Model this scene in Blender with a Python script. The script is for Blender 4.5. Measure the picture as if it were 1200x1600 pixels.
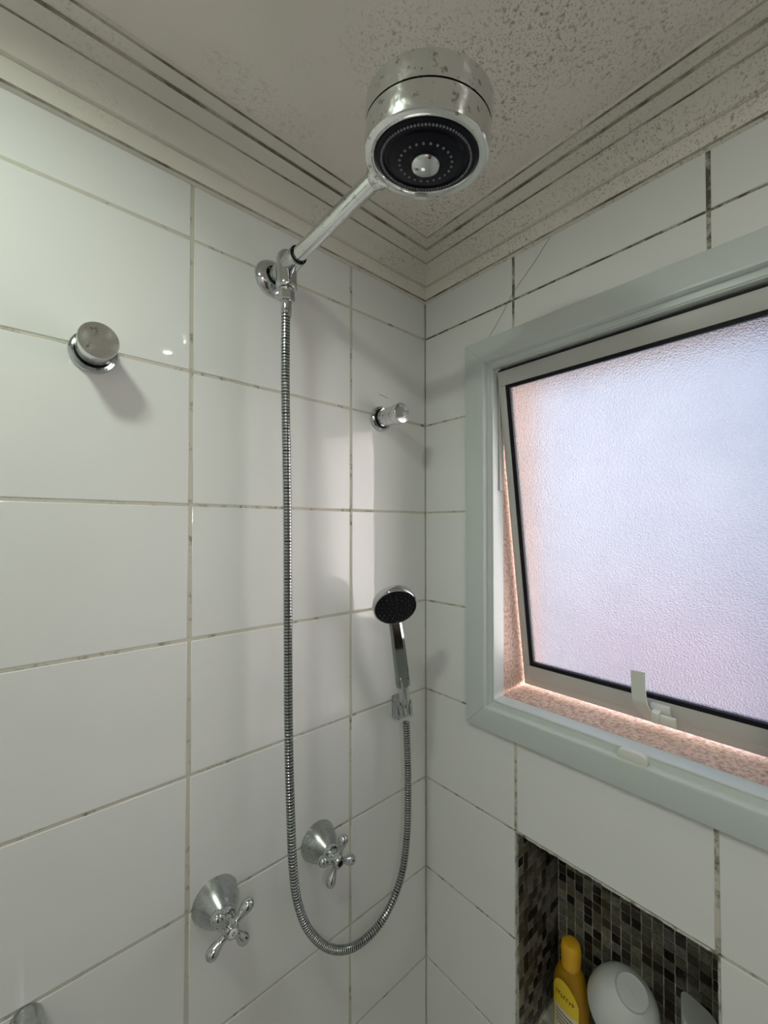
import bpy, bmesh, math, random
import numpy as np
from mathutils import Vector, Matrix

for o in list(bpy.data.objects):
    bpy.data.objects.remove(o, do_unlink=True)
S = bpy.context.scene
COL = S.collection

# ------------------------------------------------------------------ camera
CAM = Vector((-0.70717, -0.65626, 1.66737))
YAW, PITCH, ROLL = 0.850563622, 0.0166053878, 0.000300795
FPX, CX, CY = 652.977, 597.768, 812.610
FW = Vector((math.cos(PITCH)*math.cos(YAW), math.cos(PITCH)*math.sin(YAW), math.sin(PITCH)))
RT0 = Vector((math.sin(YAW), -math.cos(YAW), 0)); UP0 = RT0.cross(FW)
RT = RT0*math.cos(ROLL) + UP0*math.sin(ROLL)
UP = UP0*math.cos(ROLL) - RT0*math.sin(ROLL)
cd = bpy.data.cameras.new('camera'); cam = bpy.data.objects.new('camera', cd); COL.objects.link(cam)
cd.sensor_fit = 'HORIZONTAL'; cd.sensor_width = 36.0; cd.lens = FPX/1200*36
cd.shift_x = (600-CX)/1200; cd.shift_y = (CY-800)/1200; cd.clip_start = 0.01; cd.clip_end = 200
M = Matrix((RT, UP, -FW)).transposed().to_4x4(); M.translation = CAM; cam.matrix_world = M
S.camera = cam

# ------------------------------------------------------------------ world, lights, exposure
S.view_settings.view_transform = 'Standard'; S.view_settings.look = 'None'
S.view_settings.gamma = 1.0; S.view_settings.use_curve_mapping = False
S.view_settings.exposure = 0.58
SKY = 3.3
w = bpy.data.worlds.new('sky'); S.world = w; w.use_nodes = True
nt = w.node_tree; nt.nodes.clear()
tc = nt.nodes.new('ShaderNodeTexCoord'); sep = nt.nodes.new('ShaderNodeSeparateXYZ')
mp = nt.nodes.new('ShaderNodeMapRange'); mp.inputs[1].default_value = -1; mp.inputs[2].default_value = 1
rp = nt.nodes.new('ShaderNodeValToRGB')
els = rp.color_ramp.elements
els[0].position = 0.0; els[0].color = (.40, .41, .45, 1)
els[1].position = 1.0; els[1].color = (.42, .56, .95, 1)
for p, c in ((.40, (.50, .52, .58, 1)), (.50, (.70, .75, .88, 1)), (.62, (.76, .84, 1.0, 1)), (.80, (.56, .68, 1.0, 1))):
    e = els.new(p); e.color = c
bg = nt.nodes.new('ShaderNodeBackground'); bg.inputs['Strength'].default_value = SKY
wo = nt.nodes.new('ShaderNodeOutputWorld')
L = nt.links.new
L(tc.outputs['Generated'], sep.inputs[0]); L(sep.outputs['Z'], mp.inputs[0]); L(mp.outputs[0], rp.inputs[0])
L(rp.outputs[0], bg.inputs['Color']); L(bg.outputs[0], wo.inputs[0])

def add_light(name, kind, loc, direction, energy, color, **kw):
    ld = bpy.data.lights.new(name, kind); ld.energy = energy; ld.color = color
    for k, v in kw.items(): setattr(ld, k, v)
    o = bpy.data.objects.new(name, ld); COL.objects.link(o); o.location = loc
    o.rotation_euler = Vector(direction).to_track_quat('-Z', 'Y').to_euler()
    return o
# hazy sun standing off to the side of the window
SA, SE = math.radians(-42), math.radians(2)
add_light('sun', 'SUN', (3, -4, 4), (-math.cos(SE)*math.cos(SA), -math.cos(SE)*math.sin(SA), -math.sin(SE)), 12.0, (1.0, .86, .77), angle=math.radians(50))
LAMP = Vector((-0.88, -0.36, 2.2665))
add_light('lamp_light', 'AREA', LAMP+Vector((0, 0, -.014)), (0, 0, -1), 1.75, (.88, 1.0, .85), shape='DISK', size=0.10)
LAMP2 = Vector((-0.331, -0.865, 2.2665))
add_light('lamp_light', 'AREA', LAMP2+Vector((0, 0, -.014)), (0, 0, -1), 0.30, (1.0, .96, .90), shape='DISK', size=0.024)
FILL_LAMP = Vector((-1.12, -1.5, 2.2665))
add_light('lamp_light', 'AREA', FILL_LAMP+Vector((0, 0, -.014)), (0, 0, -1), 2.4, (1.0, .99, .97), shape='DISK', size=0.26)  # added fill lamp, out of view, lifting the bounce light in the room

# ------------------------------------------------------------------ helpers
def ray(u, v):
    return RT*((u-CX)/FPX) - UP*((v-CY)/FPX) + FW
def onY(u, v, y): d = ray(u, v); return CAM + d*((y-CAM.y)/d.y)
def onX(u, v, x): d = ray(u, v); return CAM + d*((x-CAM.x)/d.x)
def project(P):
    d = P-CAM; z = d.dot(FW)
    return CX+FPX*d.dot(RT)/z, CY-FPX*d.dot(UP)/z

def thing(name, label, cat, loc, group=None, kind=None):
    o = bpy.data.objects.new(name, None); COL.objects.link(o); o.location = loc
    o.empty_display_size = .02
    return tag(o, label, cat, group, kind)
def tag(o, label, cat, group=None, kind=None):
    o['label'] = label; o['category'] = cat
    if group: o['group'] = group
    if kind: o['kind'] = kind
    return o
def wloc(o):
    p = Vector((0, 0, 0))
    while o is not None: p = p + o.location; o = o.parent
    return p
def link(name, me, parent=None, mats=()):
    o = bpy.data.objects.new(name, me); COL.objects.link(o)
    if parent is not None: o.parent = parent
    for m in mats: me.materials.append(m)
    return o
def build(name, bm, mat, parent=None, smooth=True, local=False, auto=40):
    """bm is in world coordinates (unless local); the object keeps its parent's origin"""
    if parent is not None and not local:
        off = wloc(parent); bmesh.ops.translate(bm, verts=bm.verts, vec=-off)
    bmesh.ops.recalc_face_normals(bm, faces=bm.faces)
    if smooth:
        for f in bm.faces: f.smooth = True
        ca = math.radians(auto)
        for e in bm.edges:
            if len(e.link_faces) == 2 and e.calc_face_angle(0) > ca: e.smooth = False
            elif len(e.link_faces) != 2: e.smooth = False
    me = bpy.data.meshes.new(name); bm.to_mesh(me); bm.free()
    return link(name, me, parent, mat if isinstance(mat, (list, tuple)) else (mat,))
def box(bm, a, b, bev=0.0, seg=2, mi=0):
    a, b = Vector(a), Vector(b)
    vs = [bm.verts.new((x, y, z)) for x in (a.x, b.x) for y in (a.y, b.y) for z in (a.z, b.z)]
    fs = [bm.faces.new([vs[i] for i in q]) for q in ((0, 1, 3, 2), (4, 6, 7, 5), (0, 4, 5, 1), (2, 3, 7, 6), (0, 2, 6, 4), (1, 5, 7, 3))]
    for f in fs: f.material_index = mi
    if bev:
        es = list({e for f in fs for e in f.edges})
        bmesh.ops.bevel(bm, geom=es, offset=bev, segments=seg, profile=.5, affect='EDGES')
    return vs
def frame_from(axis, up=(0, 0, 1)):
    z = Vector(axis).normalized(); up = Vector(up)
    if abs(z.dot(up.normalized())) > .99: up = Vector((1, 0, 0))
    x = up.cross(z).normalized(); y = z.cross(x)
    return Matrix((x, y, z)).transposed()
def lathe(bm, prof, origin, axis, n=48, R=None, mi=0):
    """prof: (radius, height) list along axis from origin"""
    R = R or frame_from(axis); origin = Vector(origin); rings = []
    for r, h in prof:
        if r <= 1e-6: rings.append([bm.verts.new(origin + R @ Vector((0, 0, h)))])
        else: rings.append([bm.verts.new(origin + R @ Vector((r*math.cos(2*math.pi*i/n), r*math.sin(2*math.pi*i/n), h))) for i in range(n)])
    for A, B in zip(rings, rings[1:]):
        for i in range(n):
            j = (i+1) % n
            if len(A) == 1 and len(B) == 1: continue
            if len(A) == 1: f = bm.faces.new((A[0], B[i], B[j]))
            elif len(B) == 1: f = bm.faces.new((A[i], B[0], A[j]))
            else: f = bm.faces.new((A[i], B[i], B[j], A[j]))
            f.material_index = mi
    return rings
def tube(bm, pts, radii, n=14, cap=True):
    pts = [Vector(p) for p in pts]; rings = []; prev = None
    for i, p in enumerate(pts):
        t = (pts[min(i+1, len(pts)-1)]-pts[max(i-1, 0)]).normalized()
        if prev is None:
            x = t.orthogonal().normalized()
        else:
            x = (prev-t*prev.dot(t)).normalized()
        prev = x; y = t.cross(x); r = radii[i] if hasattr(radii, '__len__') else radii
        rings.append([bm.verts.new(p + x*(r*math.cos(2*math.pi*k/n)) + y*(r*math.sin(2*math.pi*k/n))) for k in range(n)])
    for A, B in zip(rings, rings[1:]):
        for k in range(n):
            bm.faces.new((A[k], A[(k+1) % n], B[(k+1) % n], B[k]))
    if cap:
        bm.faces.new(rings[0][::-1]); bm.faces.new(rings[-1])
def catmull(P, step):
    P = [Vector(p) for p in P]; out = []
    Q = [P[0]*2-P[1]]+P+[P[-1]*2-P[-2]]
    for i in range(1, len(Q)-2):
        n = 24
        for k in range(n):
            t = k/n; a, b, c, d = Q[i-1:i+3]
            out.append(.5*((2*b)+(c-a)*t+(2*a-5*b+4*c-d)*t*t+(3*b-a-3*c+d)*t**3))
    out.append(P[-1])
    res = [out[0]]; acc = 0.0
    for a, b in zip(out, out[1:]):
        seg = (b-a).length
        while acc+seg >= step:
            a = a.lerp(b, (step-acc)/seg); seg = (b-a).length; acc = 0.0; res.append(a.copy())
        acc += seg
    return res

# ------------------------------------------------------------------ materials
def mat(name, color, rough=.5, metal=0.0, spec=.5, **kw):
    m = bpy.data.materials.new(name); m.use_nodes = True
    b = m.node_tree.nodes['Principled BSDF']
    b.inputs['Base Color'].default_value = (*color, 1); b.inputs['Roughness'].default_value = rough
    b.inputs['Metallic'].default_value = metal; b.inputs['Specular IOR Level'].default_value = spec
    for k, v in kw.items(): b.inputs[k].default_value = v
    return m
def N(m, t, **kw):
    n = m.node_tree.nodes.new(t)
    for k, v in kw.items():
        if hasattr(n, k): setattr(n, k, v)
        else: n.inputs[k].default_value = v
    return n
def LK(m, a, b): m.node_tree.links.new(a, b)
def coords(m, scale=(1, 1, 1)):
    g = N(m, 'ShaderNodeNewGeometry'); mpg = N(m, 'ShaderNodeMapping'); mpg.inputs['Scale'].default_value = scale
    LK(m, g.outputs['Position'], mpg.inputs['Vector']); return mpg.outputs[0]
def bsdf(m): return m.node_tree.nodes['Principled BSDF']
def noise(m, vec, scale, detail=3, rough=.5):
    n = N(m, 'ShaderNodeTexNoise'); n.inputs['Scale'].default_value = scale; n.inputs['Detail'].default_value = detail
    n.inputs['Roughness'].default_value = rough; LK(m, vec, n.inputs['Vector']); return n.outputs['Fac']
def ramp(m, fac, a, b, ca=(0, 0, 0, 1), cb=(1, 1, 1, 1)):
    r = N(m, 'ShaderNodeValToRGB'); r.color_ramp.elements[0].position = a; r.color_ramp.elements[1].position = b
    r.color_ramp.elements[0].color = ca; r.color_ramp.elements[1].color = cb; LK(m, fac, r.inputs[0]); return r.outputs[0]
def mixc(m, fac, a, b):
    n = N(m, 'ShaderNodeMix', data_type='RGBA')
    for s, v in ((n.inputs[0], fac), (n.inputs[6], a), (n.inputs[7], b)):
        if isinstance(v, tuple): s.default_value = (*v, 1)[:4] if len(v) == 3 else v
        elif isinstance(v, (int, float)): s.default_value = v
        else: LK(m, v, s)
    return n.outputs[2]
def mul(m, a, b, op='MULTIPLY'):
    n = N(m, 'ShaderNodeMath', operation=op)
    for s, v in ((n.inputs[0], a), (n.inputs[1], b)):
        if isinstance(v, (int, float)): s.default_value = v
        else: LK(m, v, s)
    return n.outputs[0]
def bump(m, h, strength, dist, b=None):
    n = N(m, 'ShaderNodeBump'); n.inputs['Strength'].default_value = strength; n.inputs['Distance'].default_value = dist
    LK(m, h, n.inputs['Height']); LK(m, n.outputs[0], (b or bsdf(m)).inputs['Normal']); return n

def tile_mat(name, col):
    m = mat(name, col, .012, spec=.5); v = coords(m)
    LK(m, mixc(m, ramp(m, noise(m, v, 3, 3), .3, .7), tuple(c*.97 for c in col), col), bsdf(m).inputs['Base Color'])
    return m
TILE = tile_mat('white_ceramic', (.80, .805, .79))
GROUT = mat('grout', (.4, .38, .31), .85)
v = coords(GROUT)
LK(GROUT, mixc(GROUT, ramp(GROUT, noise(GROUT, v, 35, 6, .7), .54, .70), (.60, .57, .49), (.12, .10, .07)), bsdf(GROUT).inputs['Base Color'])
bump(GROUT, noise(GROUT, v, 400, 3), .6, .001)
GROUT_R = mat('mouldy_grout', (.4, .38, .31), .85)
v = coords(GROUT_R)
gz = N(GROUT_R, 'ShaderNodeSeparateXYZ'); LK(GROUT_R, v, gz.inputs[0])
zm = N(GROUT_R, 'ShaderNodeMapRange'); zm.inputs[1].default_value = 1.9; zm.inputs[2].default_value = 2.12; zm.inputs[3].default_value = .0; zm.inputs[4].default_value = .14
LK(GROUT_R, gz.outputs['Z'], zm.inputs[0])
LK(GROUT_R, mixc(GROUT_R, ramp(GROUT_R, mul(GROUT_R, noise(GROUT_R, v, 30, 6, .7), zm.outputs[0], 'ADD'), .50, .66), (.60, .57, .49), (.11, .095, .065)), bsdf(GROUT_R).inputs['Base Color'])
GROUTW = mat('pale_grout', (.62, .60, .55), .85)
v = coords(GROUTW); LK(GROUTW, mixc(GROUTW, ramp(GROUTW, noise(GROUTW, v, 60, 5), .5, .7), (.55, .54, .5), (.12, .11, .08)), bsdf(GROUTW).inputs['Base Color'])

def plaster(name, base, mold_lo, seedoff):
    m = mat(name, base, .9, spec=.2); v = coords(m)
    vo = N(m, 'ShaderNodeVectorMath', operation='ADD'); vo.inputs[1].default_value = (seedoff, seedoff*.7, 0); LK(m, v, vo.inputs[0]); v = vo.outputs[0]
    gx = N(m, 'ShaderNodeSeparateXYZ'); LK(m, coords(m), gx.inputs[0])
    gm = N(m, 'ShaderNodeMapRange'); gm.inputs[1].default_value = -.75; gm.inputs[2].default_value = -.1; gm.inputs[3].default_value = -.10; gm.inputs[4].default_value = .10
    LK(m, gx.outputs['X'], gm.inputs[0])
    patch = ramp(m, mul(m, noise(m, v, 4.5, 3, .55), gm.outputs[0], 'ADD'), .44, .66)
    spots = ramp(m, noise(m, v, 170, 3, .6), mold_lo+.02, mold_lo+.17)
    spots2 = ramp(m, noise(m, v, 330, 1, .5), mold_lo+.02, mold_lo+.17)
    sp = mul(m, mul(m, spots, patch), .62)
    sp2 = mul(m, mul(m, spots2, patch), .42)
    hue = mixc(m, ramp(m, noise(m, v, 12, 2), .45, .6), (.085, .075, .055), (.14, .075, .045))
    c0 = mixc(m, ramp(m, noise(m, v, 5, 3), .35, .65), base, tuple(c*.93 for c in base))
    c1 = mixc(m, sp, c0, hue); c2 = mixc(m, sp2, c1, hue)
    LK(m, c2, bsdf(m).inputs['Base Color'])
    bump(m, noise(m, v, 60, 4), .15, .002)
    return m
CEIL = plaster('mouldy_ceiling_paint', (.90, .835, .77), .53, 1.7)
CORN = plaster('mouldy_plaster', (.82, .785, .71), .55, 0.3)
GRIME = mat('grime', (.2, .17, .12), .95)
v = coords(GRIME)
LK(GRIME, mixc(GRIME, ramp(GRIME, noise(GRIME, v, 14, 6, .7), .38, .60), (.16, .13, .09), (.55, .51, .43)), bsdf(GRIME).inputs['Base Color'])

def chrome_mat(name, col=(.60, .62, .63), rough=.06, spots=.0, dull=0.0):
    m = mat(name, col, rough, 1.0); v = coords(m)
    r = ramp(m, noise(m, v, 55, 5, .65), .5, .72)
    n = N(m, 'ShaderNodeMapRange'); n.inputs[3].default_value = rough; n.inputs[4].default_value = rough+.12+dull
    LK(m, r, n.inputs[0]); LK(m, n.outputs[0], bsdf(m).inputs['Roughness'])
    if spots:
        LK(m, mixc(m, mul(m, ramp(m, noise(m, v, 120, 4, .6), .60, .66), spots), col, (.22, .2, .17)), bsdf(m).inputs['Base Color'])
    return m
CHROME = chrome_mat('chrome')
CHROME_OLD = chrome_mat('water_spotted_chrome', (.74, .76, .75), .10, .7, .08)
CHROME_DULL = chrome_mat('brushed_chrome', (.50, .52, .52), .26, .2, .05)
HOSE = chrome_mat('hose_chrome', (.46, .48, .48), .2)
BLACK = mat('black_rubber', (.006, .006, .010), .4, spec=.2)
NAVY = mat('navy_black_plastic', (.004, .004, .010), .3, spec=.12)
NOZ = mat('grey_rubber', (.24, .25, .27), .5)
WHITEALU = mat('white_painted_aluminium', (.60, .65, .63), .32)
WHITEALU2 = mat('grey_white_painted_aluminium', (.50, .50, .48), .35)
WPLASTIC = mat('white_plastic', (.70, .71, .66), .35)
PAINTW = mat('white_tiled_paint', (.82, .82, .80), .4)

STUCCO = mat('salmon_stucco', (.74, .47, .36), .95, spec=.1)
v = coords(STUCCO, (1, 1, 1))
g1 = noise(STUCCO, v, 150, 5, .75)
LK(STUCCO, mixc(STUCCO, ramp(STUCCO, g1, .40, .56), (.62, .40, .32), (.98, .76, .64)), bsdf(STUCCO).inputs['Base Color'])
bump(STUCCO, g1, 1.0, .006)

# patterned glass: rough refraction with a pebbled relief
GLASS = bpy.data.materials.new('pebbled_glass'); GLASS.use_nodes = True
GLASS.node_tree.nodes.clear()
out = N(GLASS, 'ShaderNodeOutputMaterial'); rf = N(GLASS, 'ShaderNodeBsdfRefraction'); tr = N(GLASS, 'ShaderNodeBsdfTranslucent'); gl = N(GLASS, 'ShaderNodeBsdfGlossy')
rf.inputs['Roughness'].default_value = .84; rf.inputs['IOR'].default_value = 1.25; rf.inputs['Color'].default_value = (.20, .205, .215, 1)
tr.inputs['Color'].default_value = (.24, .245, .26, 1); gl.inputs['Roughness'].default_value = .2
v = coords(GLASS)
bn = N(GLASS, 'ShaderNodeBump'); bn.inputs['Strength'].default_value = 1.0; bn.inputs['Distance'].default_value = .010
LK(GLASS, noise(GLASS, v, 380, 2, .5), bn.inputs['Height'])
for s in (rf, tr, gl): LK(GLASS, bn.outputs[0], s.inputs['Normal'])
LK(GLASS, mixc(GLASS, ramp(GLASS, noise(GLASS, v, 11, 6, .65), .35, .65), (.178, .184, .198), (.200, .205, .216)), rf.inputs['Color'])
mx = N(GLASS, 'ShaderNodeMixShader'); mx.inputs[0].default_value = .25
mx2 = N(GLASS, 'ShaderNodeMixShader'); mx2.inputs[0].default_value = .06
LK(GLASS, rf.outputs[0], mx.inputs[1]); LK(GLASS, tr.outputs[0], mx.inputs[2])
LK(GLASS, mx.outputs[0], mx2.inputs[1]); LK(GLASS, gl.outputs[0], mx2.inputs[2]); LK(GLASS, mx2.outputs[0], out.inputs[0])

# ------------------------------------------------------------------ room shell
RX, RY, ZC = -1.45, -1.9, 2.2665          # room runs x RX..0, y RY..0
H, W, Z0 = .2, .29863, 1.70
JV, JH = .0052, .0042
bm = bmesh.new(); box(bm, (RX-.15, RY-.15, -.1), (.2, .15, 0))
FLOOR = mat('floor_tile', (.68, .66, .62), .4)
tag(build('floor', bm, FLOOR, smooth=False), 'grey tiled shower floor below the frame', 'floor', kind='structure')
bm = bmesh.new(); box(bm, (RX-.15, RY-.15, ZC), (.2, .15, ZC+.1))
ceiling = tag(build('ceiling', bm, CEIL, smooth=False), 'off-white painted ceiling speckled with dark mould', 'ceiling', kind='structure')
bm = bmesh.new(); box(bm, (RX-.15, RY, 0), (RX, 0, ZC))
tag(build('wall_back', bm, PAINTW, smooth=False), 'plain white wall facing the window', 'wall', kind='structure')
bm = bmesh.new(); box(bm, (RX-.15, RY-.15, 0), (.2, RY, ZC))
tag(build('wall_front', bm, PAINTW, smooth=False), 'plain white wall facing the shower fittings', 'wall', kind='structure')

WOOD = mat('dark_wood', (.10, .06, .035), .5)
v = coords(WOOD, (30, 30, 2)); LK(WOOD, mixc(WOOD, noise(WOOD, v, 3, 4), (.07, .04, .025), (.15, .09, .05)), bsdf(WOOD).inputs['Base Color'])
bm = bmesh.new(); box(bm, (-1.20, RY, 0), (-.45, RY+.035, 2.05), .004); door = tag(build('reflection_door', bm, WOOD), 'added dark wooden door, out of view, for dark reflections in the chrome', 'door', kind='structure')  # door added out of view so the chrome reflects something dark
bm = bmesh.new(); lathe(bm, [(.022, 0), (.022, .006), (.008, .008), (.008, .03), (.020, .034), (.024, .046), (.018, .056), (0, .058)], (-.53, RY+.035, 1.0), (0, 1, 0), 24); build('door_knob', bm, CHROME, door)
bm = bmesh.new(); box(bm, (RX-.15, .0009, 0), (.2, .15, ZC))
wall_left = tag(build('wall_left', bm, GROUT, smooth=False), 'white ceramic tiled wall that carries the shower fittings', 'wall', kind='structure')

# right wall: holes for the window and the niche
WY0, WY1, WZ0, WZ1 = -.632, -.18, 1.3315, 1.985      # window opening (finished)
NY0, NY1, NZ0, NZ1 = -.5259, -.2273, .688, 1.098      # niche opening
NX = .164
bm = bmesh.new()
ys = sorted({RY, WY0-.012, WY1+.012, NY0-.004, NY1+.004, 0.0}); zs = sorted({0., NZ0-.004, NZ1+.004, WZ0-.012, WZ1+.012, ZC})
for ya, yb in zip(ys, ys[1:]):
    for za, zb in zip(zs, zs[1:]):
        cy, cz = (ya+yb)/2, (za+zb)/2
        if WY0-.012 < cy < WY1+.012 and WZ0-.012 < cz < WZ1+.012: continue
        x0 = .0009
        if NY0-.004 < cy < NY1+.004 and NZ0-.004 < cz < NZ1+.004: x0 = NX+.004
        box(bm, (x0, ya, za), (.2, yb, zb))
wall_right = tag(build('wall_right', bm, GROUT_R, smooth=False), 'white ceramic tiled wall with the window and the niche', 'wall', kind='structure')

# individual wall tiles ------------------------------------------------
def tile_bm(w_, h_, t=.0045, bev=.0013):
    b = bmesh.new(); box(b, (-w_/2, 0, -h_/2), (w_/2, t, h_/2))
    es = [e for e in b.edges if all(abs(q.co.y) < 1e-6 for q in e.verts)]
    bmesh.ops.bevel(b, geom=es, offset=bev, segments=2, profile=.5, affect='EDGES')
    bmesh.ops.recalc_face_normals(b, faces=b.faces)
    for f in b.faces: f.smooth = f.calc_area() < w_*h_*.25
    for e in b.edges:
        if len(e.link_faces) == 2 and e.calc_face_angle(0) > math.radians(50): e.smooth = False
    return b
tile_cache = {}
rng = random.Random(5)
def put_tile(parent, wall, a0, a1, z0, z1):
    """a runs along the wall: x on the left wall, y on the right one"""
    key = (round(a1-a0, 4), round(z1-z0, 4))
    if key not in tile_cache:
        b = tile_bm(*key); me = bpy.data.meshes.new('tile'); b.to_mesh(me); b.free(); me.materials.append(TILE); tile_cache[key] = me
    o = bpy.data.objects.new('tile', tile_cache[key]); COL.objects.link(o); o.parent = parent
    c = (a0+a1)/2; z = (z0+z1)/2; jig = rng.uniform(-.0003, .0003)
    o.rotation_euler = (rng.uniform(-.0012, .0012), 0, 0)
    if wall == 'L': o.location = (c, jig+.0, z); o.rotation_euler.z = rng.uniform(-.0012, .0012)
    else: o.location = (jig+.0, c, z); o.rotation_euler.z = -math.pi/2 + rng.uniform(-.0012, .0012)
def cut_tile(parent, cells):
    b = bmesh.new()
    for (y0, y1, z0, z1) in cells: box(b, (0, y0, z0), (.0045, y1, z1))
    build('tile', b, TILE, parent, smooth=False)
ZR = [Z0+H*k for k in range(-9, 4)]
ZTOP = 2.198
def rows():
    for za, zb in zip(ZR, ZR[1:]):
        za, zb = max(za, -.0), min(zb, ZTOP+JH/2)
        if zb-za > .02: yield za+JH/2, zb-JH/2
xl = [0.0, -.21343]
while xl[-1] > RX: xl.append(xl[-1]-W)
xl[-1] = RX
for xb, xa in zip(xl, xl[1:]):
    for za, zb in rows():
        put_tile(wall_left, 'L', xa+JV/2, xb-(JV/2 if xb else .0012), za, zb)
yl = [0.0, -.22729]
while yl[-1] > RY: yl.append(yl[-1]-W)
yl[-1] = RY
holes = [(WY0-.02, WY1+.02, WZ0-.03, WZ1+.02), (NY0-.0015, NY1+.0015, NZ0-.002, NZ1+.002)]
for yb, ya in zip(yl, yl[1:]):
    for za, zb in rows():
        y0, y1 = ya+JV/2, yb-(JV/2 if yb else .0012)
        hit = [h for h in holes if h[0] < y1-.002 and h[1] > y0+.002 and h[2] < zb-.002 and h[3] > za+.002]
        if not hit: put_tile(wall_right, 'R', y0, y1, za, zb); continue
        Ys = sorted({y0, y1} | {min(max(q, y0), y1) for h in hit for q in h[:2]}); Zs = sorted({za, zb} | {min(max(q, za), zb) for h in hit for q in h[2:]})
        cells = [(p, q, r, s) for p, q in zip(Ys, Ys[1:]) for r, s in zip(Zs, Zs[1:])
                 if q-p > .001 and s-r > .001 and not any(h[0] < (p+q)/2 < h[1] and h[2] < (r+s)/2 < h[3] for h in hit)]
        if cells: cut_tile(wall_right, cells)

# hair-thin crack over two tiles above the window
CRACK = mat('crack_line', (.16, .15, .12), .9)
bm = bmesh.new()
cp = [(890, 335), (868, 357), (850, 385), (838, 405), (822, 428), (805, 452), (797, 466), (785, 490), (775, 508), (764, 527)]
tube(bm, [onX(u, v_, -.0004) for u, v_ in cp], .0004, n=6)
build('crack', bm, CRACK, wall_right)
SCR = [((593, 616), (606, 622))]
for a, b_ in SCR:
    bm = bmesh.new(); tube(bm, [onY(*a, -.0003), onY(*b_, -.0003)], .0004, n=6); build('scratch', bm, CRACK, wall_left)

# cornice ---------------------------------------------------------------
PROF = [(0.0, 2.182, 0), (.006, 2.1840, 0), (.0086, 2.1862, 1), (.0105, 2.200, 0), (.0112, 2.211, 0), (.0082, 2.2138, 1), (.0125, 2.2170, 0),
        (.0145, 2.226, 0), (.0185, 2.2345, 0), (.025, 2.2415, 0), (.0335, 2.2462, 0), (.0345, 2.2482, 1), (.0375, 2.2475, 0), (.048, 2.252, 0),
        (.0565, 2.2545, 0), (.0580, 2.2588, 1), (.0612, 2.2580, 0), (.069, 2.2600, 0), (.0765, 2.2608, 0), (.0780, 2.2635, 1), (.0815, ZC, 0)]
def cornice(name, side, label):
    bm = bmesh.new(); rows_ = []
    for a, z, mi in PROF:
        if side == 'L': q = ((RX+a, -a, z), (-a, -a, z))
        elif side == 'R': q = ((-a, -a, z), (-a, RY+a, z))
        elif side == 'B': q = ((RX+a, RY+a, z), (RX+a, -a, z))
        else: q = ((-a, RY+a, z), (RX+a, RY+a, z))
        rows_.append([bm.verts.new(p) for p in q])
    for i in range(len(PROF)-1):
        f = bm.faces.new((rows_[i][0], rows_[i][1], rows_[i+1][1], rows_[i+1][0])); f.material_index = PROF[i+1][2]
    # back faces to the wall and ceiling so that the moulding is solid
    k0 = [bm.verts.new((p.co.x, p.co.y, ZC)) for p in rows_[0]]
    bm.faces.new((rows_[0][0], rows_[0][1], k0[1], k0[0])); bm.faces.new((k0[0], k0[1], rows_[-1][1], rows_[-1][0]))
    for e in (0, 1):
        bm.faces.new([k0[e]]+[r[e] for r in rows_])
    return tag(build(name, bm, [CORN, GRIME], auto=25), label, 'cornice', kind='structure')
cornice('trim_1', 'L', 'mouldy plaster cornice above the wall with the shower')
cornice('trim_2', 'R', 'mouldy plaster cornice above the wall with the window')
cornice('trim_3', 'B', 'plaster cornice above the wall facing the window')
cornice('trim_4', 'F', 'plaster cornice above the wall facing the shower')

# ------------------------------------------------------------------ niche with mosaic
bm = bmesh.new()
box(bm, (.002, NY0, NZ0-.004), (NX, NY1, NZ0), mi=0)
box(bm, (.002, NY1, NZ0), (NX+.004, NY1+.004, NZ1), mi=0); box(bm, (.002, NY0-.004, NZ0), (NX+.004, NY0, NZ1), mi=0)
box(bm, (.002, NY0, NZ1), (NX+.004, NY1, NZ1+.004), mi=0); box(bm, (NX+.0005, NY0, NZ0), (NX+.004, NY1, NZ1), mi=0)
niche_mat = mat('mosaic_grout', (.50, .48, .42), .9)
v = coords(niche_mat); LK(niche_mat, mixc(niche_mat, ramp(niche_mat, noise(niche_mat, v, 50, 4), .45, .62), (.66, .63, .55), (.28, .26, .21)), bsdf(niche_mat).inputs['Base Color'])
niche = tag(build('wall_niche', bm, niche_mat, smooth=False), 'recessed niche lined with small brown mosaic under the window', 'niche', kind='structure')
PIT, TS = .0173, .0151
MOS = [mat('mosaic_'+n_, c, r) for n_, c, r in (('black', (.022, .018, .014), .25), ('brown', (.085, .068, .045), .3), ('olive', (.15, .135, .095), .35),
        ('stone', (.235, .215, .165), .4), ('grey', (.17, .165, .15), .3), ('umber', (.05, .036, .024), .3))]
for m in MOS:
    v = coords(m); c = tuple(bsdf(m).inputs['Base Color'].default_value)[:3]
    LK(m, mixc(m, ramp(m, noise(m, v, 180, 4), .35, .65), tuple(q*.7 for q in c), tuple(q*1.25 for q in c)), bsdf(m).inputs['Base Color'])
spots = []
rng = random.Random(11)
def pick(z):
    t = (z-NZ0)/(NZ1-NZ0)
    return rng.choices(range(6), (.20, .22, .22, .10+.12*(1-t), .16, .10))[0]
nz = int((NZ1-NZ0)/PIT)
for r in range(nz+1):
    z = NZ1-.0015-PIT*(r+.5)
    if z < NZ0+.004: continue
    for c in range(int((NY1-NY0)/PIT)+1):
        y = NY1-.001-PIT*(c+.5)
        if y-TS/2 > NY0: spots.append(('B', Vector((NX, y, z)), pick(z)))
    for c in range(int(NX/PIT)+1):
        x = NX-.001-PIT*(c+.5)
        if x-TS/2 > .001:
            spots.append(('S', Vector((x, NY1, z)), pick(z))); spots.append(('T', Vector((x, NY0, z)), pick(z)))
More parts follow.
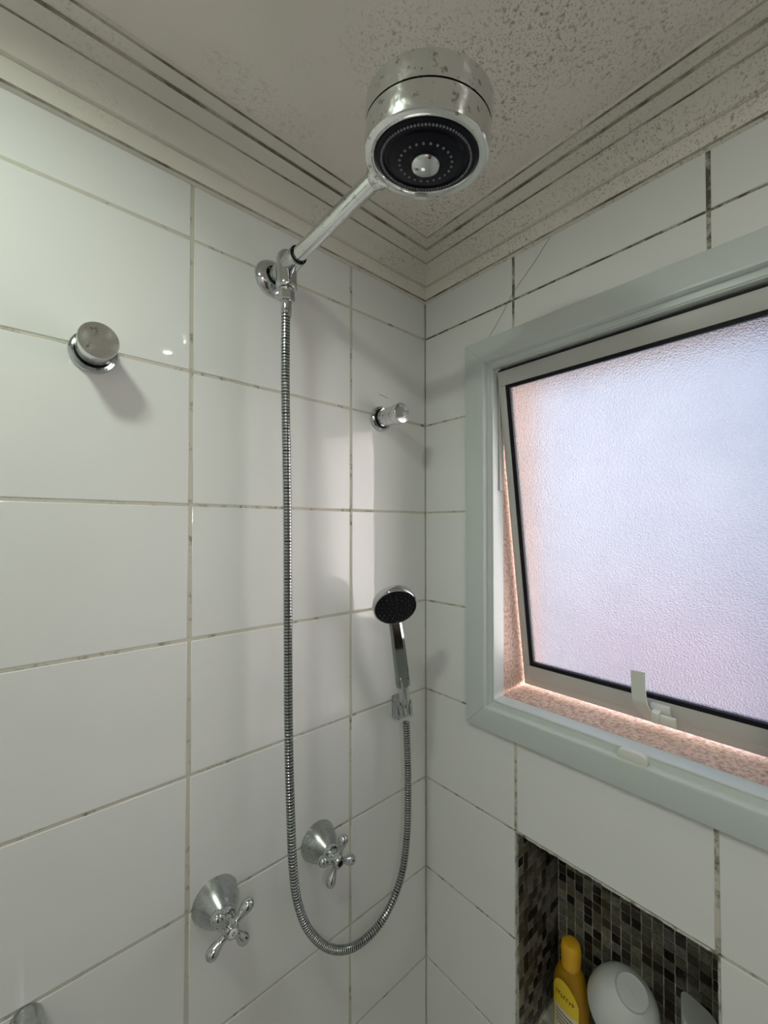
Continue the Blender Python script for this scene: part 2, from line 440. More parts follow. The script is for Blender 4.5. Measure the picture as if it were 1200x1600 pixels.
def tess_bm(b, face, P, mi=0, s=TS, t=.0012):
    h = s/2
    lo, hi = {'B': ((-t, -h, -h), (.0008, h, h)), 'S': ((-h, -t, -h), (h, .0008, h)), 'T': ((-h, -.0008, -h), (h, t, h))}[face]
    box(b, P+Vector(lo), P+Vector(hi), mi=mi)
def inframe(P):
    u, v_ = project(P); return -20 < u < 1220 and v_ < 1620
vis = [s for s in spots if s[0] in 'BS' and inframe(s[1])]
vis.sort(key=lambda s: (s[1]-CAM).length)
single = set(id(s) for s in vis[:300])
tm = {}
for f in 'BS':
    for k in range(6):
        b = bmesh.new(); tess_bm(b, f, Vector((0, 0, 0))); bmesh.ops.recalc_face_normals(b, faces=b.faces)
        me = bpy.data.meshes.new('mosaic_tile'); b.to_mesh(me); b.free(); me.materials.append(MOS[k]); tm[f, k] = me
rest = bmesh.new()
for s in spots:
    f, P, k = s
    if id(s) in single:
        o = bpy.data.objects.new('mosaic_tile', tm[f, k]); COL.objects.link(o); o.parent = niche
        o.location = P+Vector((rng.uniform(-.0003, .0003), rng.uniform(-.0003, .0003), rng.uniform(-.0003, .0003)))
    else: tess_bm(rest, f, P, k)
o = build('mosaic_field', rest, MOS, niche, smooth=False); o['kind'] = 'stuff'
# ragged pale grout bead round the mouth of the niche
def bead(p, q, r, n):
    b = bmesh.new(); g = random.Random(3); pts = []; rad = []
    for i in range(n+1):
        t = i/n; pts.append(Vector(p).lerp(Vector(q), t)+Vector((0, g.uniform(-.0006, .0006), g.uniform(-.0006, .0006)))); rad.append(r*g.uniform(.6, 1.3))
    tube(b, pts, rad, 6); return b
build('grout_bead', bead((.001, NY1+.001, NZ0), (.001, NY1+.001, NZ1+.001), .0017, 60), GROUTW, niche)
build('grout_bead', bead((.001, NY1, NZ1+.001), (.001, NY0, NZ1+.001), .0017, 50), GROUTW, niche)
build('grout_bead', bead((NX-.001, NY1-.001, NZ0), (NX-.001, NY1-.001, NZ1), .0014, 40), GROUTW, niche)
build('grout_bead', bead((.001, NY0-.001, NZ0), (.001, NY0-.001, NZ1+.001), .0017, 60), GROUTW, niche)

# ------------------------------------------------------------------ window
bm = bmesh.new()
box(bm, (.030, WY1, WZ0-.012), (.2, WY1+.012, WZ1+.012)); box(bm, (.030, WY0-.012, WZ0-.012), (.2, WY0, WZ1+.012))
box(bm, (.030, WY0, WZ0-.012), (.2, WY1, WZ0)); box(bm, (.030, WY0, WZ1), (.2, WY1, WZ1+.012))
build('window_reveal', bm, STUCCO, wall_right, smooth=False)
win = thing('window_1', 'white aluminium awning window with pebbled glass opened outwards', 'window', (0, (WY0+WY1)/2, WZ0), kind='structure')
# casing / frame profile: (inset from outer edge, x)
OY1, OZ0, OZ1 = -.1215, 1.2695, 2.0415
OY0 = WY0-(OY1-WY1)
FP = [(0, .001), (0, -.0095), (.0015, -.0118), (.004, -.0125), (.036, -.0125), (.041, -.0135), (.045, -.0125), (.0475, -.009), (.048, -.0045), (.0485, -.0035),
      (.0575, -.0025), (.0578, -.0015), (.0585, -.0025), (.0605, -.0015), (.0612, .001), (.0612, .032), (.050, .032), (.050, .001)]
def casing(side):
    bm = bmesh.new(); rs = []
    for a, x in FP:
        y0, y1, z0, z1 = OY0+a, OY1-a, OZ0+a, OZ1-a
        g = .00025
        q = {'top': ((x, y0+g, z1), (x, y1-g, z1)), 'bottom': ((x, y0+g, z0), (x, y1-g, z0)), 'left': ((x, y1, z0+g), (x, y1, z1-g)), 'right': ((x, y0, z0+g), (x, y0, z1-g))}[side]
        rs.append([bm.verts.new(p) for p in q])
    n = len(FP)
    for i in range(n):
        j = (i+1) % n; bm.faces.new((rs[i][0], rs[i][1], rs[j][1], rs[j][0]))
    for e in (0, 1): bm.faces.new([r[e] for r in rs])
    return build('casing', bm, WHITEALU, win, auto=30)
for s_ in ('top', 'bottom', 'left', 'right'): casing(s_)
# sash, hinged at the top, tilted outwards
ANG = math.radians(8.7); HX, HZ = .005, 1.9725
SD = Vector((math.sin(ANG), 0, -math.cos(ANG))); SN = Vector((math.cos(ANG), 0, math.sin(ANG)))   # down the sash / outwards
def sp(y, s, n=0.0): return Vector((HX, y, HZ)) + SD*s + SN*n
def sbox(bm, y0, y1, s0, s1, n0, n1, bev=0.0, mi=0):
    vs = box(bm, (0, 0, 0), (1, 1, 1), 0, mi=mi)
    for q in vs: x, y, z = q.co; q.co = sp(y0+(y1-y0)*y, s0+(s1-s0)*z, n0+(n1-n0)*x)
    if bev:
        es = list({e for q in vs for e in q.link_edges}); bmesh.ops.bevel(bm, geom=es, offset=bev, segments=2, profile=.5, affect='EDGES')
SY1, SY0 = -.188, WY0+.008
bm = bmesh.new()
sbox(bm, SY0, SY1, 0, .028, 0, .024, .0012); sbox(bm, SY0, SY1, .5998, .6415, 0, .024, .0012)
sbox(bm, SY1-.0145, SY1, .0281, .5997, .0004, .024, .001); sbox(bm, SY0, SY0+.0145, .0281, .5997, .0004, .024, .001)
sbox(bm, SY0+.01, SY1-.01, .627, .629, -.0006, .002)
sash = build('sash', bm, WHITEALU2, win, auto=30)
bm = bmesh.new(); gy1, gy0 = SY1-.0145, SY0+.0145
sbox(bm, gy0, gy1, .028, .0345, .002, .014); sbox(bm, gy0, gy1, .592, .5998, .002, .014)
sbox(bm, gy1-.0085, gy1, .0345, .592, .002, .014); sbox(bm, gy0, gy0+.0085, .0345, .592, .002, .014)
build('gasket', bm, BLACK, sash, smooth=False)
bm = bmesh.new()
vs = [bm.verts.new(sp(y, s, .008)) for y, s in ((gy0+.004, .03), (gy1-.004, .03), (gy1-.004, .596), (gy0+.004, .596))]
fp = bm.faces.new(vs); bm.normal_update()
if fp.normal.x > 0: fp.normal_flip()          # normal points into the room
me = bpy.data.meshes.new('pane'); bmesh.ops.translate(bm, verts=bm.verts, vec=-wloc(sash)); bm.to_mesh(me); bm.free()
link('pane', me, sash, (GLASS,))
# black strip standing in for the dark gap above the sash
bm = bmesh.new(); sbox(bm, SY0, SY1, -.004, -.001, .004, .02); build('black_gap_fill', bm, BLACK, sash, smooth=False)
# stay arm at the side jamb
bm = bmesh.new(); box(bm, (.016, -.1865, 1.74), (.030, -.1835, 1.965), .0008); build('stay_arm', bm, WHITEALU2, win)
# lever of the sash latch
bm = bmesh.new(); n = 14; ls = []
for i in range(n+1):
    t = i/n
    s = .541+.092*t; nn = -.030+.024*t*t*0 - .004*math.sin(t*math.pi) + .022*max(0, t-.55)/.45
    yc = -.4165 - .0115*t**4
    ls.append((yc, s, nn-.002))
for k in range(n):
    a, b_ = ls[k], ls[k+1]
    vs = []
    for (yc, s, nn) in (a, b_):
        vs.append([bm.verts.new(sp(yc+dy, s, nn+dn)) for dy, dn in ((.0105, 0), (-.0105, 0), (-.0105, .0022), (.0105, .0022))])
    for q in range(4): bm.faces.new((vs[0][q], vs[0][(q+1) % 4], vs[1][(q+1) % 4], vs[1][q]))
    if k == 0: bm.faces.new(vs[0])
    if k == n-1: bm.faces.new(vs[1])
bmesh.ops.remove_doubles(bm, verts=bm.verts, dist=1e-5)
build('latch_lever', bm, WPLASTIC, sash)
bm = bmesh.new()
sbox(bm, -.452, -.424, .603, .624, -.009, .0005, .0015)
sbox(bm, -.462, -.428, .614, .630, -.020, -.012, .002); sbox(bm, -.440, -.428, .610, .628, -.024, -.001, .0015)
build('latch_body', bm, WPLASTIC, sash)
# catch on the bottom frame
bm = bmesh.new(); n = 10; prof = []
for sgn in (1, -1):
    for i in range(n+1):
        t = -math.pi/2+math.pi*i/n
        prof.append((-.4275+sgn*(.0115+.0098*math.cos(t)), 1.3205+sgn*.0098*math.sin(t)))
ra = [bm.verts.new((-.0005, y, z)) for y, z in prof]; rb = [bm.verts.new((-.0110, y, z)) for y, z in prof]
for i in range(len(prof)): j = (i+1) % len(prof); bm.faces.new((ra[i], ra[j], rb[j], rb[i]))
fr = bm.faces.new(rb); bm.faces.new(ra[::-1])
bmesh.ops.bevel(bm, geom=list(fr.edges), offset=.0016, segments=2, profile=.5, affect='EDGES')
build('catch_plate', bm, WPLASTIC, win)

# building across the street, only a blur through the glass
nb = thing('neighbouring_building', 'low pinkish building outside, blurred through the pebbled glass', 'building', (7.0, 1.2, -3.0))
PINK = mat('pink_render', (.80, .24, .32), .9); ROOFG = mat('grey_roof', (.45, .42, .42), .9)
bm = bmesh.new(); box(bm, (6.2, .1, -3), (9.5, 2.3, -.25)); build('outer_wall', bm, ROOFG, nb, smooth=False)
bm = bmesh.new()
rv = [bm.verts.new(p) for p in ((6.0, .0, -.25), (9.7, .0, -.25), (9.7, 2.4, -.25), (6.0, 2.4, -.25), (7.85, .0, .45), (7.85, 2.4, .45))]
for q in ((0, 1, 4), (1, 2, 5, 4), (2, 3, 5), (3, 0, 4, 5), (0, 3, 2, 1)): bm.faces.new([rv[i] for i in q])
build('roof', bm, PINK, nb, smooth=False)

# ------------------------------------------------------------------ ceiling lamps, the broad one added for fill
GLOW = bpy.data.materials.new('lamp_diffuser'); GLOW.use_nodes = True
bsdf(GLOW).inputs['Emission Color'].default_value = (.93, 1, .84, 1); bsdf(GLOW).inputs['Emission Strength'].default_value = 4
for P, r, lab in ((LAMP, .055, 'larger round ceiling lamp near the shower wall'), (LAMP2, .018, 'small round ceiling spotlight away from the shower wall'), (FILL_LAMP, .135, 'added broad round fill light, out of view, in the far part of the bathroom')):
    t = thing('ceiling_lamp', lab, 'lamp', P)
    bm = bmesh.new(); lathe(bm, [(r+.012, 0), (r+.012, -.004), (r+.004, -.010), (r, -.010), (r, 0)], P, (0, 0, 1)); build('ring', bm, WPLASTIC, t)
    bm = bmesh.new(); lathe(bm, [(0, -.008), (r-.001, -.008), (r-.001, -.002), (0, -.002)], P, (0, 0, 1)); build('diffuser', bm, GLOW, t)

# ------------------------------------------------------------------ overhead shower
AX, AZ, AY = -.3810, 2.0905, -.048
sh = thing('overhead_shower', 'chrome overhead shower with big round head on a straight arm', 'shower', (AX, 0, AZ))
D = (0, -1, 0)
bm = bmesh.new(); lathe(bm, [(0, 0), (.0300, 0), (.0305, .002), (.029, .006), (.0235, .0105), (.0165, .0125), (.0160, .014)], (AX-.003, 0, 2.090), D); build('wall_flange', bm, CHROME, sh)
bm = bmesh.new()
lathe(bm, [(.0125, .010), (.0125, .050)], (AX-.003, 0, 2.090), D, 32)
build('inlet_pipe', bm, CHROME, sh)
bm = bmesh.new()
lathe(bm, [(0, .030), (.0105, .029), (.0150, .024), (.0165, .017), (.0168, .0), (.0168, -.020), (.0172, -.0215), (.0172, -.030), (.0160, -.032), (.0120, -.0325), (.011, -.036), (0, -.036)], (AX, AY, 2.0840), (0, 0, 1), 40)
body = build('diverter_body', bm, CHROME, sh)
AD = Vector((.0045, -.245, .0105))
bm = bmesh.new()
lathe(bm, [(0, -.006), (.0145, -.006), (.0152, .004), (.0152, .020), (.0148, .026), (.0135, .028), (.0, .028)], (AX, AY-.008, AZ), AD, 36)
build('arm_socket', bm, CHROME, sh)
bm = bmesh.new(); lathe(bm, [(.0142, .0282), (.0142, .0300), (.012, .0300)], (AX, AY-.008, AZ), AD, 36); build('seal_ring', bm, BLACK, sh)
HEAD = Vector((-.3765, -.3505, 2.0665)); HR = .0668
bm = bmesh.new(); lathe(bm, [(.0112, .030), (.0112, .208), (.0125, .2085), (.0150, .212), (.0158, .222), (.0158, .245), (.0, .245)], (AX, AY-.008, AZ), AD, 36); build('arm', bm, CHROME_OLD, sh)
# head: axis leans a little
ha = Vector((-.055, -.085, 1)).normalized()
ha = (Vector((0, 0, 1)) + RT0*.055 - Vector((FW.x, FW.y, 0)).normalized()*.15).normalized()
Rh = frame_from(ha)
bm = bmesh.new()
lathe(bm, [(0, .054), (HR-.010, .054), (HR-.003, .0525), (HR+.001, .049), (HR+.0010, .0264), (HR-.003, .0262), (HR-.003, .0252), (HR+.0006, .0250), (HR+.0002, .0012), (HR-.0008, .0002), (HR-.0016, .0), (HR-.0100, .0010), (HR-.0108, .0022), (HR-.0108, .010), (0, .010)], HEAD, ha, 72, Rh)
head = build('shower_head', bm, CHROME_OLD, sh, auto=30)
bm = bmesh.new()
lathe(bm, [(HR-.0110, .009), (HR-.0110, .0020), (HR-.0125, .0008), (.046, -.0002), (.0455, .0008), (.042, .0005), (.040, -.0012), (.030, -.0028), (.018, -.0038), (.0172, -.003), (.0, -.003)], HEAD, ha, 72, Rh)
build('spray_face', bm, NAVY, head, auto=30)
bm = bmesh.new()
lathe(bm, [(.0158, -.002), (.0158, -.0065), (.0145, -.0082), (.008, -.0092), (0, -.0095)], HEAD, ha, 40, Rh); build('centre_button', bm, CHROME, head)
bm = bmesh.new()
for (rr, cnt, hz, rad) in ((.0485, 84, -.0002, .00125), (.0285, 24, -.0031, .0014)):
    for i in range(cnt):
        t = 2*math.pi*i/cnt; c = HEAD+Rh @ Vector((rr*math.cos(t), rr*math.sin(t), hz+.0004))
        lathe(bm, [(rad, 0), (rad, -.0012), (rad*.45, -.0014), (rad*.45, -.0004)], c, ha, 8, Rh)
o = build('nozzles', bm, NOZ, head); o['kind'] = 'stuff'
# round speed tab on the rim towards the wall/window corner
away = Vector((FW.x, FW.y, 0)).normalized(); away = (away-ha*away.dot(ha)).normalized(); side = ha.cross(away)
bm = bmesh.new(); c0 = HEAD+away*(HR-.0042); n = 20
q = [[bm.verts.new(c0+away*(a*math.cos(2*math.pi*i/n))+side*(b_*math.sin(2*math.pi*i/n))-ha*h) for i in range(n)] for a, b_, h in ((.0036, .0085, -.001), (.0036, .0085, .0016), (.0028, .0074, .0024))]
for p_, r_ in zip(q, q[1:]):
    for i in range(n): bm.faces.new((p_[i], p_[(i+1) % n], r_[(i+1) % n], r_[i]))
bm.faces.new(q[0]); bm.faces.new(q[-1]); build('mode_tab', bm, WPLASTIC, head)

# hose ------------------------------------------------------------------
hose = thing('shower_hose', 'ribbed chrome shower hose hanging in a long loop', 'hose', (AX, AY, 2.05))
path = [(446.5, 493), (446, 600), (447.5, 700), (449, 800), (449.5, 900), (450, 1000), (450.5, 1100), (452, 1200), (454.7, 1287), (457.5, 1351), (464, 1405), (478.5, 1447), (500.2, 1473), (524, 1484), (550, 1480.5),
        (576, 1463), (599.8, 1434), (619.3, 1393), (630.2, 1354), (635.6, 1308), (637.3, 1265), (637.3, 1200), (634.8, 1128)]
P3 = [Vector((AX-.0005, AY, 2.022))]
for i, (u, v_) in enumerate(path): P3.append(onY(u, v_, -(.050 if i < 12 else .050-.004*(i-12)/10)))
pts = catmull(P3, .00048); rad = []
for i in range(len(pts)):
    ph = (i*.00048/.0050) % 1
    rad.append(.0072 if .22 < ph < .66 else (.0056 if ph > .84 or ph < .04 else .0067))
bm = bmesh.new(); tube(bm, pts, rad, 14)
bm.faces.ensure_lookup_table()
for i in range(len(pts)-1):
    if min(rad[i], rad[i+1]) < .006:
        for k in range(14): bm.faces[i*14+k].material_index = 1
build('ribbed_hose', bm, [HOSE, mat('hose_groove', (.03, .03, .03), .5, .6)], hose, auto=35)
bm = bmesh.new()
top = Vector((AX, AY, 2.0485))
lathe(bm, [(0, 0), (.0128, 0), (.0128, -.013), (.0118, -.015), (.0090, -.0155)], top, (0, 0, 1), 6)
build('hose_nut', bm, CHROME, hose, auto=20)
bm = bmesh.new(); lathe(bm, [(.0085, -.014), (.0085, -.036), (.0072, -.042), (.0065, -.042)], top, (.01, 0, 1), 28); build('hose_ferrule', bm, CHROME, hose)

# hand shower -----------------------------------------------------------
A = onY(634, 1110, -.050); B = onY(618.5, 975, -.078)
ax = (B-A).normalized()
hn = Vector((-.365, -.656, -.45)).normalized()
hs = thing('hand_shower', 'chrome hand shower with black spray face clipped in its holder', 'hand shower', A)
ydir = (hn-ax*hn.dot(ax)).normalized(); xdir = ydir.cross(ax).normalized()
def hpt(s, x, y): return A+ax*s+xdir*x+ydir*y
bm = bmesh.new(); rings = []
for s, wx, wy in ((.060, .0120, .0095), (.062, .0132, .0105), (.064, .0136, .0108), (.10, .0134, .0105), (.14, .0130, .0098), (.172, .0124, .0090), (.192, .0120, .0082), (.205, .0118, .0060)):
    r = []
    for x, y in ((1, .55), (.62, 1), (-.62, 1), (-1, .55), (-1, -.55), (-.62, -1), (.62, -1), (1, -.55)): r.append(bm.verts.new(hpt(s, x*wx, y*wy-max(0, s-.165)*.30)))
    rings.append(r)
for p, q in zip(rings, rings[1:]):
    for k in range(8): bm.faces.new((p[k], p[(k+1) % 8], q[(k+1) % 8], q[k]))
bm.faces.new(rings[0]); bm.faces.new(rings[-1])
build('handle', bm, chrome_mat('chrome_dark_reflection', (.30, .33, .33), .10), hs, auto=15)  # dark surroundings mirrored in the handle are put into this colour
bm = bmesh.new(); lathe(bm, [(0, -.008), (.0088, -.008), (.0102, -.005), (.0102, .018), (.0096, .019), (.0096, .026), (.0106, .027), (.0106, .062), (0, .062)], A, ax, 28); build('lower_grip', bm, CHROME, hs)
bm = bmesh.new(); c = hpt(.058, .003, .0112); 
vs = box(bm, (-.0034, -.0022, -.022), (.0034, .0022, .026), .002); Rm = Matrix((xdir, ydir, ax)).transposed()
for q in bm.verts: q.co = c+Rm @ q.co
build('thumb_switch', bm, CHROME, hs)
HC = onY(615.5, 941, -.083); Rr = .0415
bm = bmesh.new(); lathe(bm, [(0, -.009), (.026, -.009), (.036, -.006), (Rr-.001, 0.0), (Rr, .004), (Rr, .0135), (Rr-.0012, .0152), (Rr-.0028, .0155), (Rr-.0032, .0140)], HC, hn, 56)
hh = build('head', bm, CHROME, hs)
bm = bmesh.new(); lathe(bm, [(Rr-.0031, .0138), (Rr-.006, .0146), (.018, .0156), (0, .016)], HC, hn, 56); build('spray_face', bm, BLACK, hh)
bm = bmesh.new(); Rn = frame_from(hn); g = random.Random(2)
for rr, cnt in ((.033, 22), (.026, 17), (.019, 12), (.011, 7), (.004, 3)):
    for i in range(cnt):
        t = 2*math.pi*(i+.5*(cnt % 2))/cnt; c = HC+Rn @ Vector((rr*math.cos(t), rr*math.sin(t), .0145+(.033-rr)*.035))
        lathe(bm, [(.0015, 0), (.0013, .0013), (.0007, .0016), (.0006, .0006)], c, hn, 8, Rn)
o = build('nozzles', bm, mat('black_silicone', (.03, .03, .035), .25), hh); o['kind'] = 'stuff'

# holder ----------------------------------------------------------------
hb = thing('hand_shower_holder', 'grey chrome wall holder gripping the hand shower', 'holder', (-.092, 0, 1.288))
bm = bmesh.new(); rings = []
for y, x0, x1, z0, z1 in ((0, -.106, -.074, 1.266, 1.312), (-.006, -.1075, -.077, 1.266, 1.312), (-.022, -.1175, -.0915, 1.272, 1.310), (-.040, -.1260, -.1010, 1.278, 1.308)):
    rings.append([bm.verts.new(p) for p in ((x0, y, z0), (x1, y, z0), (x1, y, z1), (x0, y, z1))])
for p, q in zip(rings, rings[1:]):
    for k in range(4): bm.faces.new((p[k], p[(k+1) % 4], q[(k+1) % 4], q[k]))
bm.faces.new(rings[0]); bm.faces.new(rings[-1])
bmesh.ops.bevel(bm, geom=[e for e in bm.edges], offset=.002, segments=2, profile=.5, affect='EDGES')
build('bracket', bm, CHROME_DULL, hb, auto=30)
bm = bmesh.new(); n = 26; ri, ro = .0104, .0140; rr = []
for i in range(n+1):
    t = math.radians(35+290*i/n); dirv = xdir*math.sin(t)*1 + ydir*math.cos(t)
    rr.append([bm.verts.new(A+ax*s+dirv*r) for s, r in ((-.008, ri), (.020, ri), (.020, ro), (-.008, ro))])
for p, q in zip(rr, rr[1:]):
    for k in range(4): bm.faces.new((p[k], p[(k+1) % 4], q[(k+1) % 4], q[k]))
bm.faces.new(rr[0]); bm.faces.new(rr[-1])
build('clip', bm, CHROME_DULL, hb, auto=30)

# ------------------------------------------------------------------ round wall knobs
k1 = thing('robe_hook', 'short round chrome robe hook with a flat cap, alone on its side of the shower', 'hook', (-.634, 0, 1.894))
def knob(t, P, cap, base_r):
    bm = bmesh.new(); lathe(bm, [(base_r-.001, 0), (base_r, .002), (base_r-.001, .006), (base_r-.0035, .0078), (base_r-.006, .0070), (base_r-.0075, .0045), (.012, .0045)], P, D, 56); build('base_ring', bm, CHROME, t)
    bm = bmesh.new(); lathe(bm, cap, P, D, 56); build('cap', bm, CHROME_OLD, t, auto=30)
    bm = bmesh.new(); lathe(bm, [(base_r-.0072, .0046), (base_r-.0072, .0056), (.010, .0060)], P, D, 40); build('black_gap_fill', bm, BLACK, t)
knob(k1, (-.634, 0, 1.894), [(.0185, .005), (.0190, .012), (.0212, .020), (.0218, .0508), (.0213, .0515), (0, .0515)], .0272)
P2 = onY(594, 655, 0)
k2 = thing('robe_hook', 'longer round chrome robe hook with a flared end, close to the corner', 'hook', P2)
knob(k2, P2, [(.0165, .005), (.0172, .010), (.0180, .014), (.0180, .046), (.0190, .048), (.0198, .050), (.0198, .0655), (.0192, .066), (0, .066)], .0262)

# ------------------------------------------------------------------ valves
def valve(P, rot, lab, button):
    t = thing('shower_valve', lab, 'tap', P, 'cross handle taps of the shower')
    bm = bmesh.new(); lathe(bm, [(.0345, 0), (.0348, .0018), (.0340, .0035), (.0322, .010), (.0290, .018), (.0245, .0265), (.0195, .0345), (.0165, .0395), (.0162, .0405), (.012, .0405)], P, D, 56); build('bell_cover', bm, CHROME_DULL, t)
    bm = bmesh.new(); lathe(bm, [(.0155, .040), (.0158, .042), (.0150, .0455), (.0125, .0470), (.0098, .0472), (.0088, .049), (.0088, .0545), (0, .0545)], P, D, 40); build('collar', bm, CHROME, t)
    hub = Vector(P)+Vector((0, -.0615, 0))
    bm = bmesh.new(); lathe(bm, [(0, -.0085), (.0085, -.0085), (.0104, -.006), (.0110, -.001), (.0110, .003), (.0100, .007), (.0088, .0092), (.0072, .0098), (0, .0098)], hub, D, 32); hd = build('cross_handle', bm, CHROME, t)
    for k in range(4):
        a = math.radians(rot+90*k); dv = Vector((math.cos(a), 0, math.sin(a)))
        bm = bmesh.new(); lathe(bm, [(.0066, .005), (.0052, .010), (.0049, .0135), (.0058, .019), (.0076, .025), (.0087, .0300), (.0084, .0345), (.0064, .0380), (.0032, .0398), (0, .0403)], hub, dv, 24); build('arm', bm, CHROME, hd)
    if button:
        bm = bmesh.new(); lathe(bm, [(.0062, .0096), (.0062, .0104), (.0055, .0108), (0, .0109)], hub, D, 32); bt = build('index_button', bm, mat('index_white', (.75, .76, .74), .3), hd)
        bm = bmesh.new(); c = hub+Vector((0, -.0110, 0)); n = 24
        q = [[bm.verts.new(c+Vector((sx*r*math.cos(2*math.pi*i/n), 0, sz*r*math.sin(2*math.pi*i/n)))) for i in range(n)] for r, sx, sz in ((.0027, .8, 1), (.0018, .72, 1))]
        for i in range(n): bm.faces.new((q[0][i], q[0][(i+1) % n], q[1][(i+1) % n], q[1][i]))
        build('index_letter', bm, BLACK, bt)
    else:
        bm = bmesh.new(); lathe(bm, [(.0050, .0096), (.0050, .0099), (0, .0099)], hub, D, 24); build('screw_hole', bm, BLACK, hd)
valve((-.472, 0, 1.098), 36, 'chrome cross-handle tap with a white O button, away from the hose loop', True)
valve((-.2885, 0, 1.098), 65, 'chrome cross-handle tap with an open hub, inside the hose loop', False)

# chrome fitting cut by the lower edge
ft = thing('wall_fitting', 'dull chrome tubular wall fitting with a side bar, below the short robe hook', 'wall fitting', (-.692, 0, 1.083))
bm = bmesh.new(); lathe(bm, [(.0158, 0), (.0160, .002), (.0156, .100), (.0140, .104), (0, .105)], (-.692, 0, 1.0860), D, 40); build('post', bm, CHROME_DULL, ft)
bm = bmesh.new(); lathe(bm, [(0, 0), (.0085, 0), (.0085, .22), (0, .22)], (-.70, -.020, 1.082), (-1, 0, 0), 28); build('bar', bm, CHROME_DULL, ft)

# ------------------------------------------------------------------ things in the niche
AMBER = mat('amber_liquid_plastic', (.50, .25, .012), .2, **{'Transmission Weight': .25, 'IOR': 1.4})
YEL = mat('yellow_cap', (.78, .42, .02), .35)
LABY = mat('yellow_label', (.86, .62, .03), .4); LABW = mat('white_label', (.72, .70, .60), .4); INK = mat('brown_print', (.25, .10, .01), .5)
def superell(bm, rows_, P, rotz, n=40, e=2.4, cap=True):
    rs = []; Rz = Matrix.Rotation(rotz, 3, 'Z')
    for z, a, b_ in rows_:
        r = []
        for i in range(n):
            t = 2*math.pi*i/n; c, s = math.cos(t), math.sin(t)
            r.append(bm.verts.new(Vector(P)+Rz @ Vector((a*math.copysign(abs(c)**(2/e), c), b_*math.copysign(abs(s)**(2/e), s), z))))
        rs.append(r)
    for p, q in zip(rs, rs[1:]):
        for k in range(n): bm.faces.new((p[k], p[(k+1) % n], q[(k+1) % n], q[k]))
    if cap: bm.faces.new(rs[0]); bm.faces.new(rs[-1])
BP = Vector((.086, -.2895, NZ0)); BR = math.radians(-100)
bt = thing('shampoo_bottle', 'amber shampoo bottle with yellow cap and yellow label in the niche', 'bottle', BP)
bm = bmesh.new(); superell(bm, [(0, .030, .017), (.004, .033, .020), (.05, .034, .021), (.105, .034, .021), (.125, .032, .020), (.140, .0265, .0185), (.150, .022, .017), (.156, .0165, .0150), (.160, .0135, .0135)], BP, BR)
build('bottle_body', bm, AMBER, bt)
bm = bmesh.new(); superell(bm, [(.156, .0158, .0155), (.160, .0165, .0160), (.172, .0175, .0165), (.186, .0180, .0165), (.196, .0165, .0155), (.1995, .0140, .0135), (.201, .009, .009)], BP, BR, e=2.2)
build('cap', bm, YEL, bt)
Rz = Matrix.Rotation(BR, 3, 'Z')
def on_label(x, z, off=.0): 
    a, b_ = .0342, .0212; e = 2.4
    y = -b_*(max(0.0, 1-abs(x/a)**e))**(1/e)-off
    return BP+Rz @ Vector((x, y, z))
def label_patch(name, zf, m, off, parent, n=16, x0=-.026, x1=.026):
    bm = bmesh.new(); prev = None
    for i in range(n+1):
        x = x0+(x1-x0)*i/n; lo, hi = zf(x)
        col = [bm.verts.new(on_label(x, lo+(hi-lo)*j/6, off)) for j in range(7)]
        if prev:
            for j in range(6): bm.faces.new((prev[j], col[j], col[j+1], prev[j+1]))
        prev = col
    return build(name, bm, m, parent)
lb = label_patch('label', lambda x: (.015, .096+.042*math.sqrt(max(0, 1-(x/.0275)**2))), LABY, .0006, bt)
label_patch('label_panel', lambda x: (.018, .086), LABW, .0010, lb, x0=-.022, x1=.025)
g = random.Random(8)
for k in range(7):       # blurred brown lettering, too small to read
    x_ = -.017+.0055*k
    label_patch('lettering', lambda x, h_=g.uniform(.006, .009): (.106, .106+h_), INK, .0012, lb, n=2, x0=x_, x1=x_+.0018)
    label_patch('lettering', lambda x, z_=.106+g.choice((0, .003, .006)): (z_, z_+.0018), INK, .0012, lb, n=3, x0=x_+.001, x1=x_+.0042)
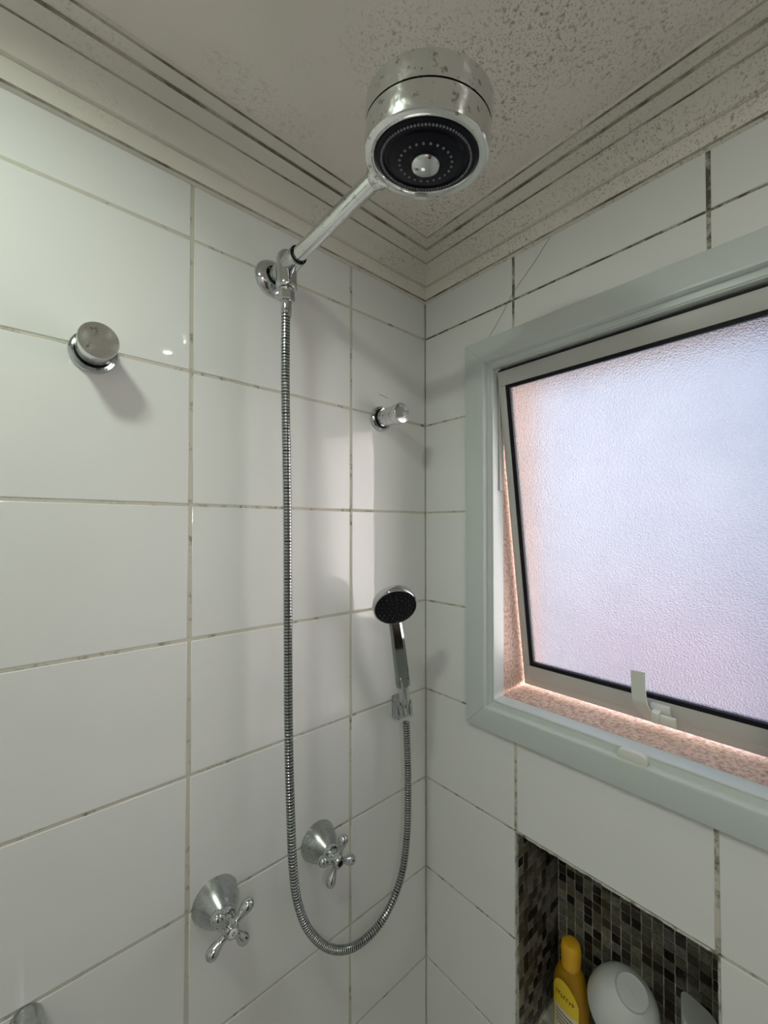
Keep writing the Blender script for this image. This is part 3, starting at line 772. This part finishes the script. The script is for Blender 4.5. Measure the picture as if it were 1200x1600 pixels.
for k in range(4):
    label_patch('print_line', lambda x, k=k: (.076-.007*k, .0785-.007*k), INK, .0013, lb, n=6, x0=-.018, x1=.016-.006*(k % 2))

def bowl_rows(): return [(.0, .0), (.0275, .0), (.029, -.002), (.029, .003), (.034, .006), (.047, .017), (.057, .034), (.063, .055), (.0655, .076), (.066, .083), (.0645, .0835), (.0630, .076), (.060, .052), (.052, .030), (.040, .014), (.025, .008), (0, .007)]
vd = (CAM-Vector((.08, -.395, .895))).normalized()
bax = (vd + RT*.36 + UP*.62).normalized()
WPORC = mat('white_porcelain', (.66, .68, .67), .25)
FOOT = onX(987, 1551, .070)
bw = thing('bowl', 'white round bowl turned over in the niche, its base ring showing', 'bowl', FOOT-Vector((0, 0, .06)))
bm = bmesh.new(); lathe(bm, [(r*.83, h*.83) for r, h in bowl_rows()], FOOT, -bax, 64); build('bowl_body', bm, WPORC, bw)
bm = bmesh.new(); lathe(bm, [(0, .0018), (.0016, .0016), (.0022, .0004), (.0024, -.0006)], FOOT, bax, 16); build('base_nub', bm, WPORC, bw)
TUBM = mat('white_tub_plastic', (.80, .81, .76), .4)
tb = thing('tub', 'white plastic tub under the overturned bowl', 'tub', (.095, -.385, NZ0))
bm = bmesh.new(); lathe(bm, [(0, 0), (.045, 0), (.048, .004), (.050, .09), (0, .09)], (.095, -.385, NZ0), (0, 0, 1), 48); build('tub_body', bm, TUBM, tb)
bm = bmesh.new(); lathe(bm, [(.0515, .082), (.0515, .094), (.049, .097), (0, .097)], (.095, -.385, NZ0), (0, 0, 1), 48); build('lid', bm, TUBM, tb)

WB = Vector((.100, -.486, NZ0))
wb = thing('white_bottle', 'off-white bottle with a slanted flat top beside the bowl', 'bottle', WB)
bm = bmesh.new(); superell(bm, [(0, .026, .022), (.004, .029, .025), (.17, .029, .025), (.212, .029, .025)], WB, math.radians(20), e=3.5)
bm.verts.ensure_lookup_table()
for q in bm.verts:
    if q.co.z > NZ0+.195: q.co.z += (q.co.y-WB.y)*.55 - (q.co.x-WB.x)*.1
build('bottle_body', bm, TUBM, wb, auto=35)
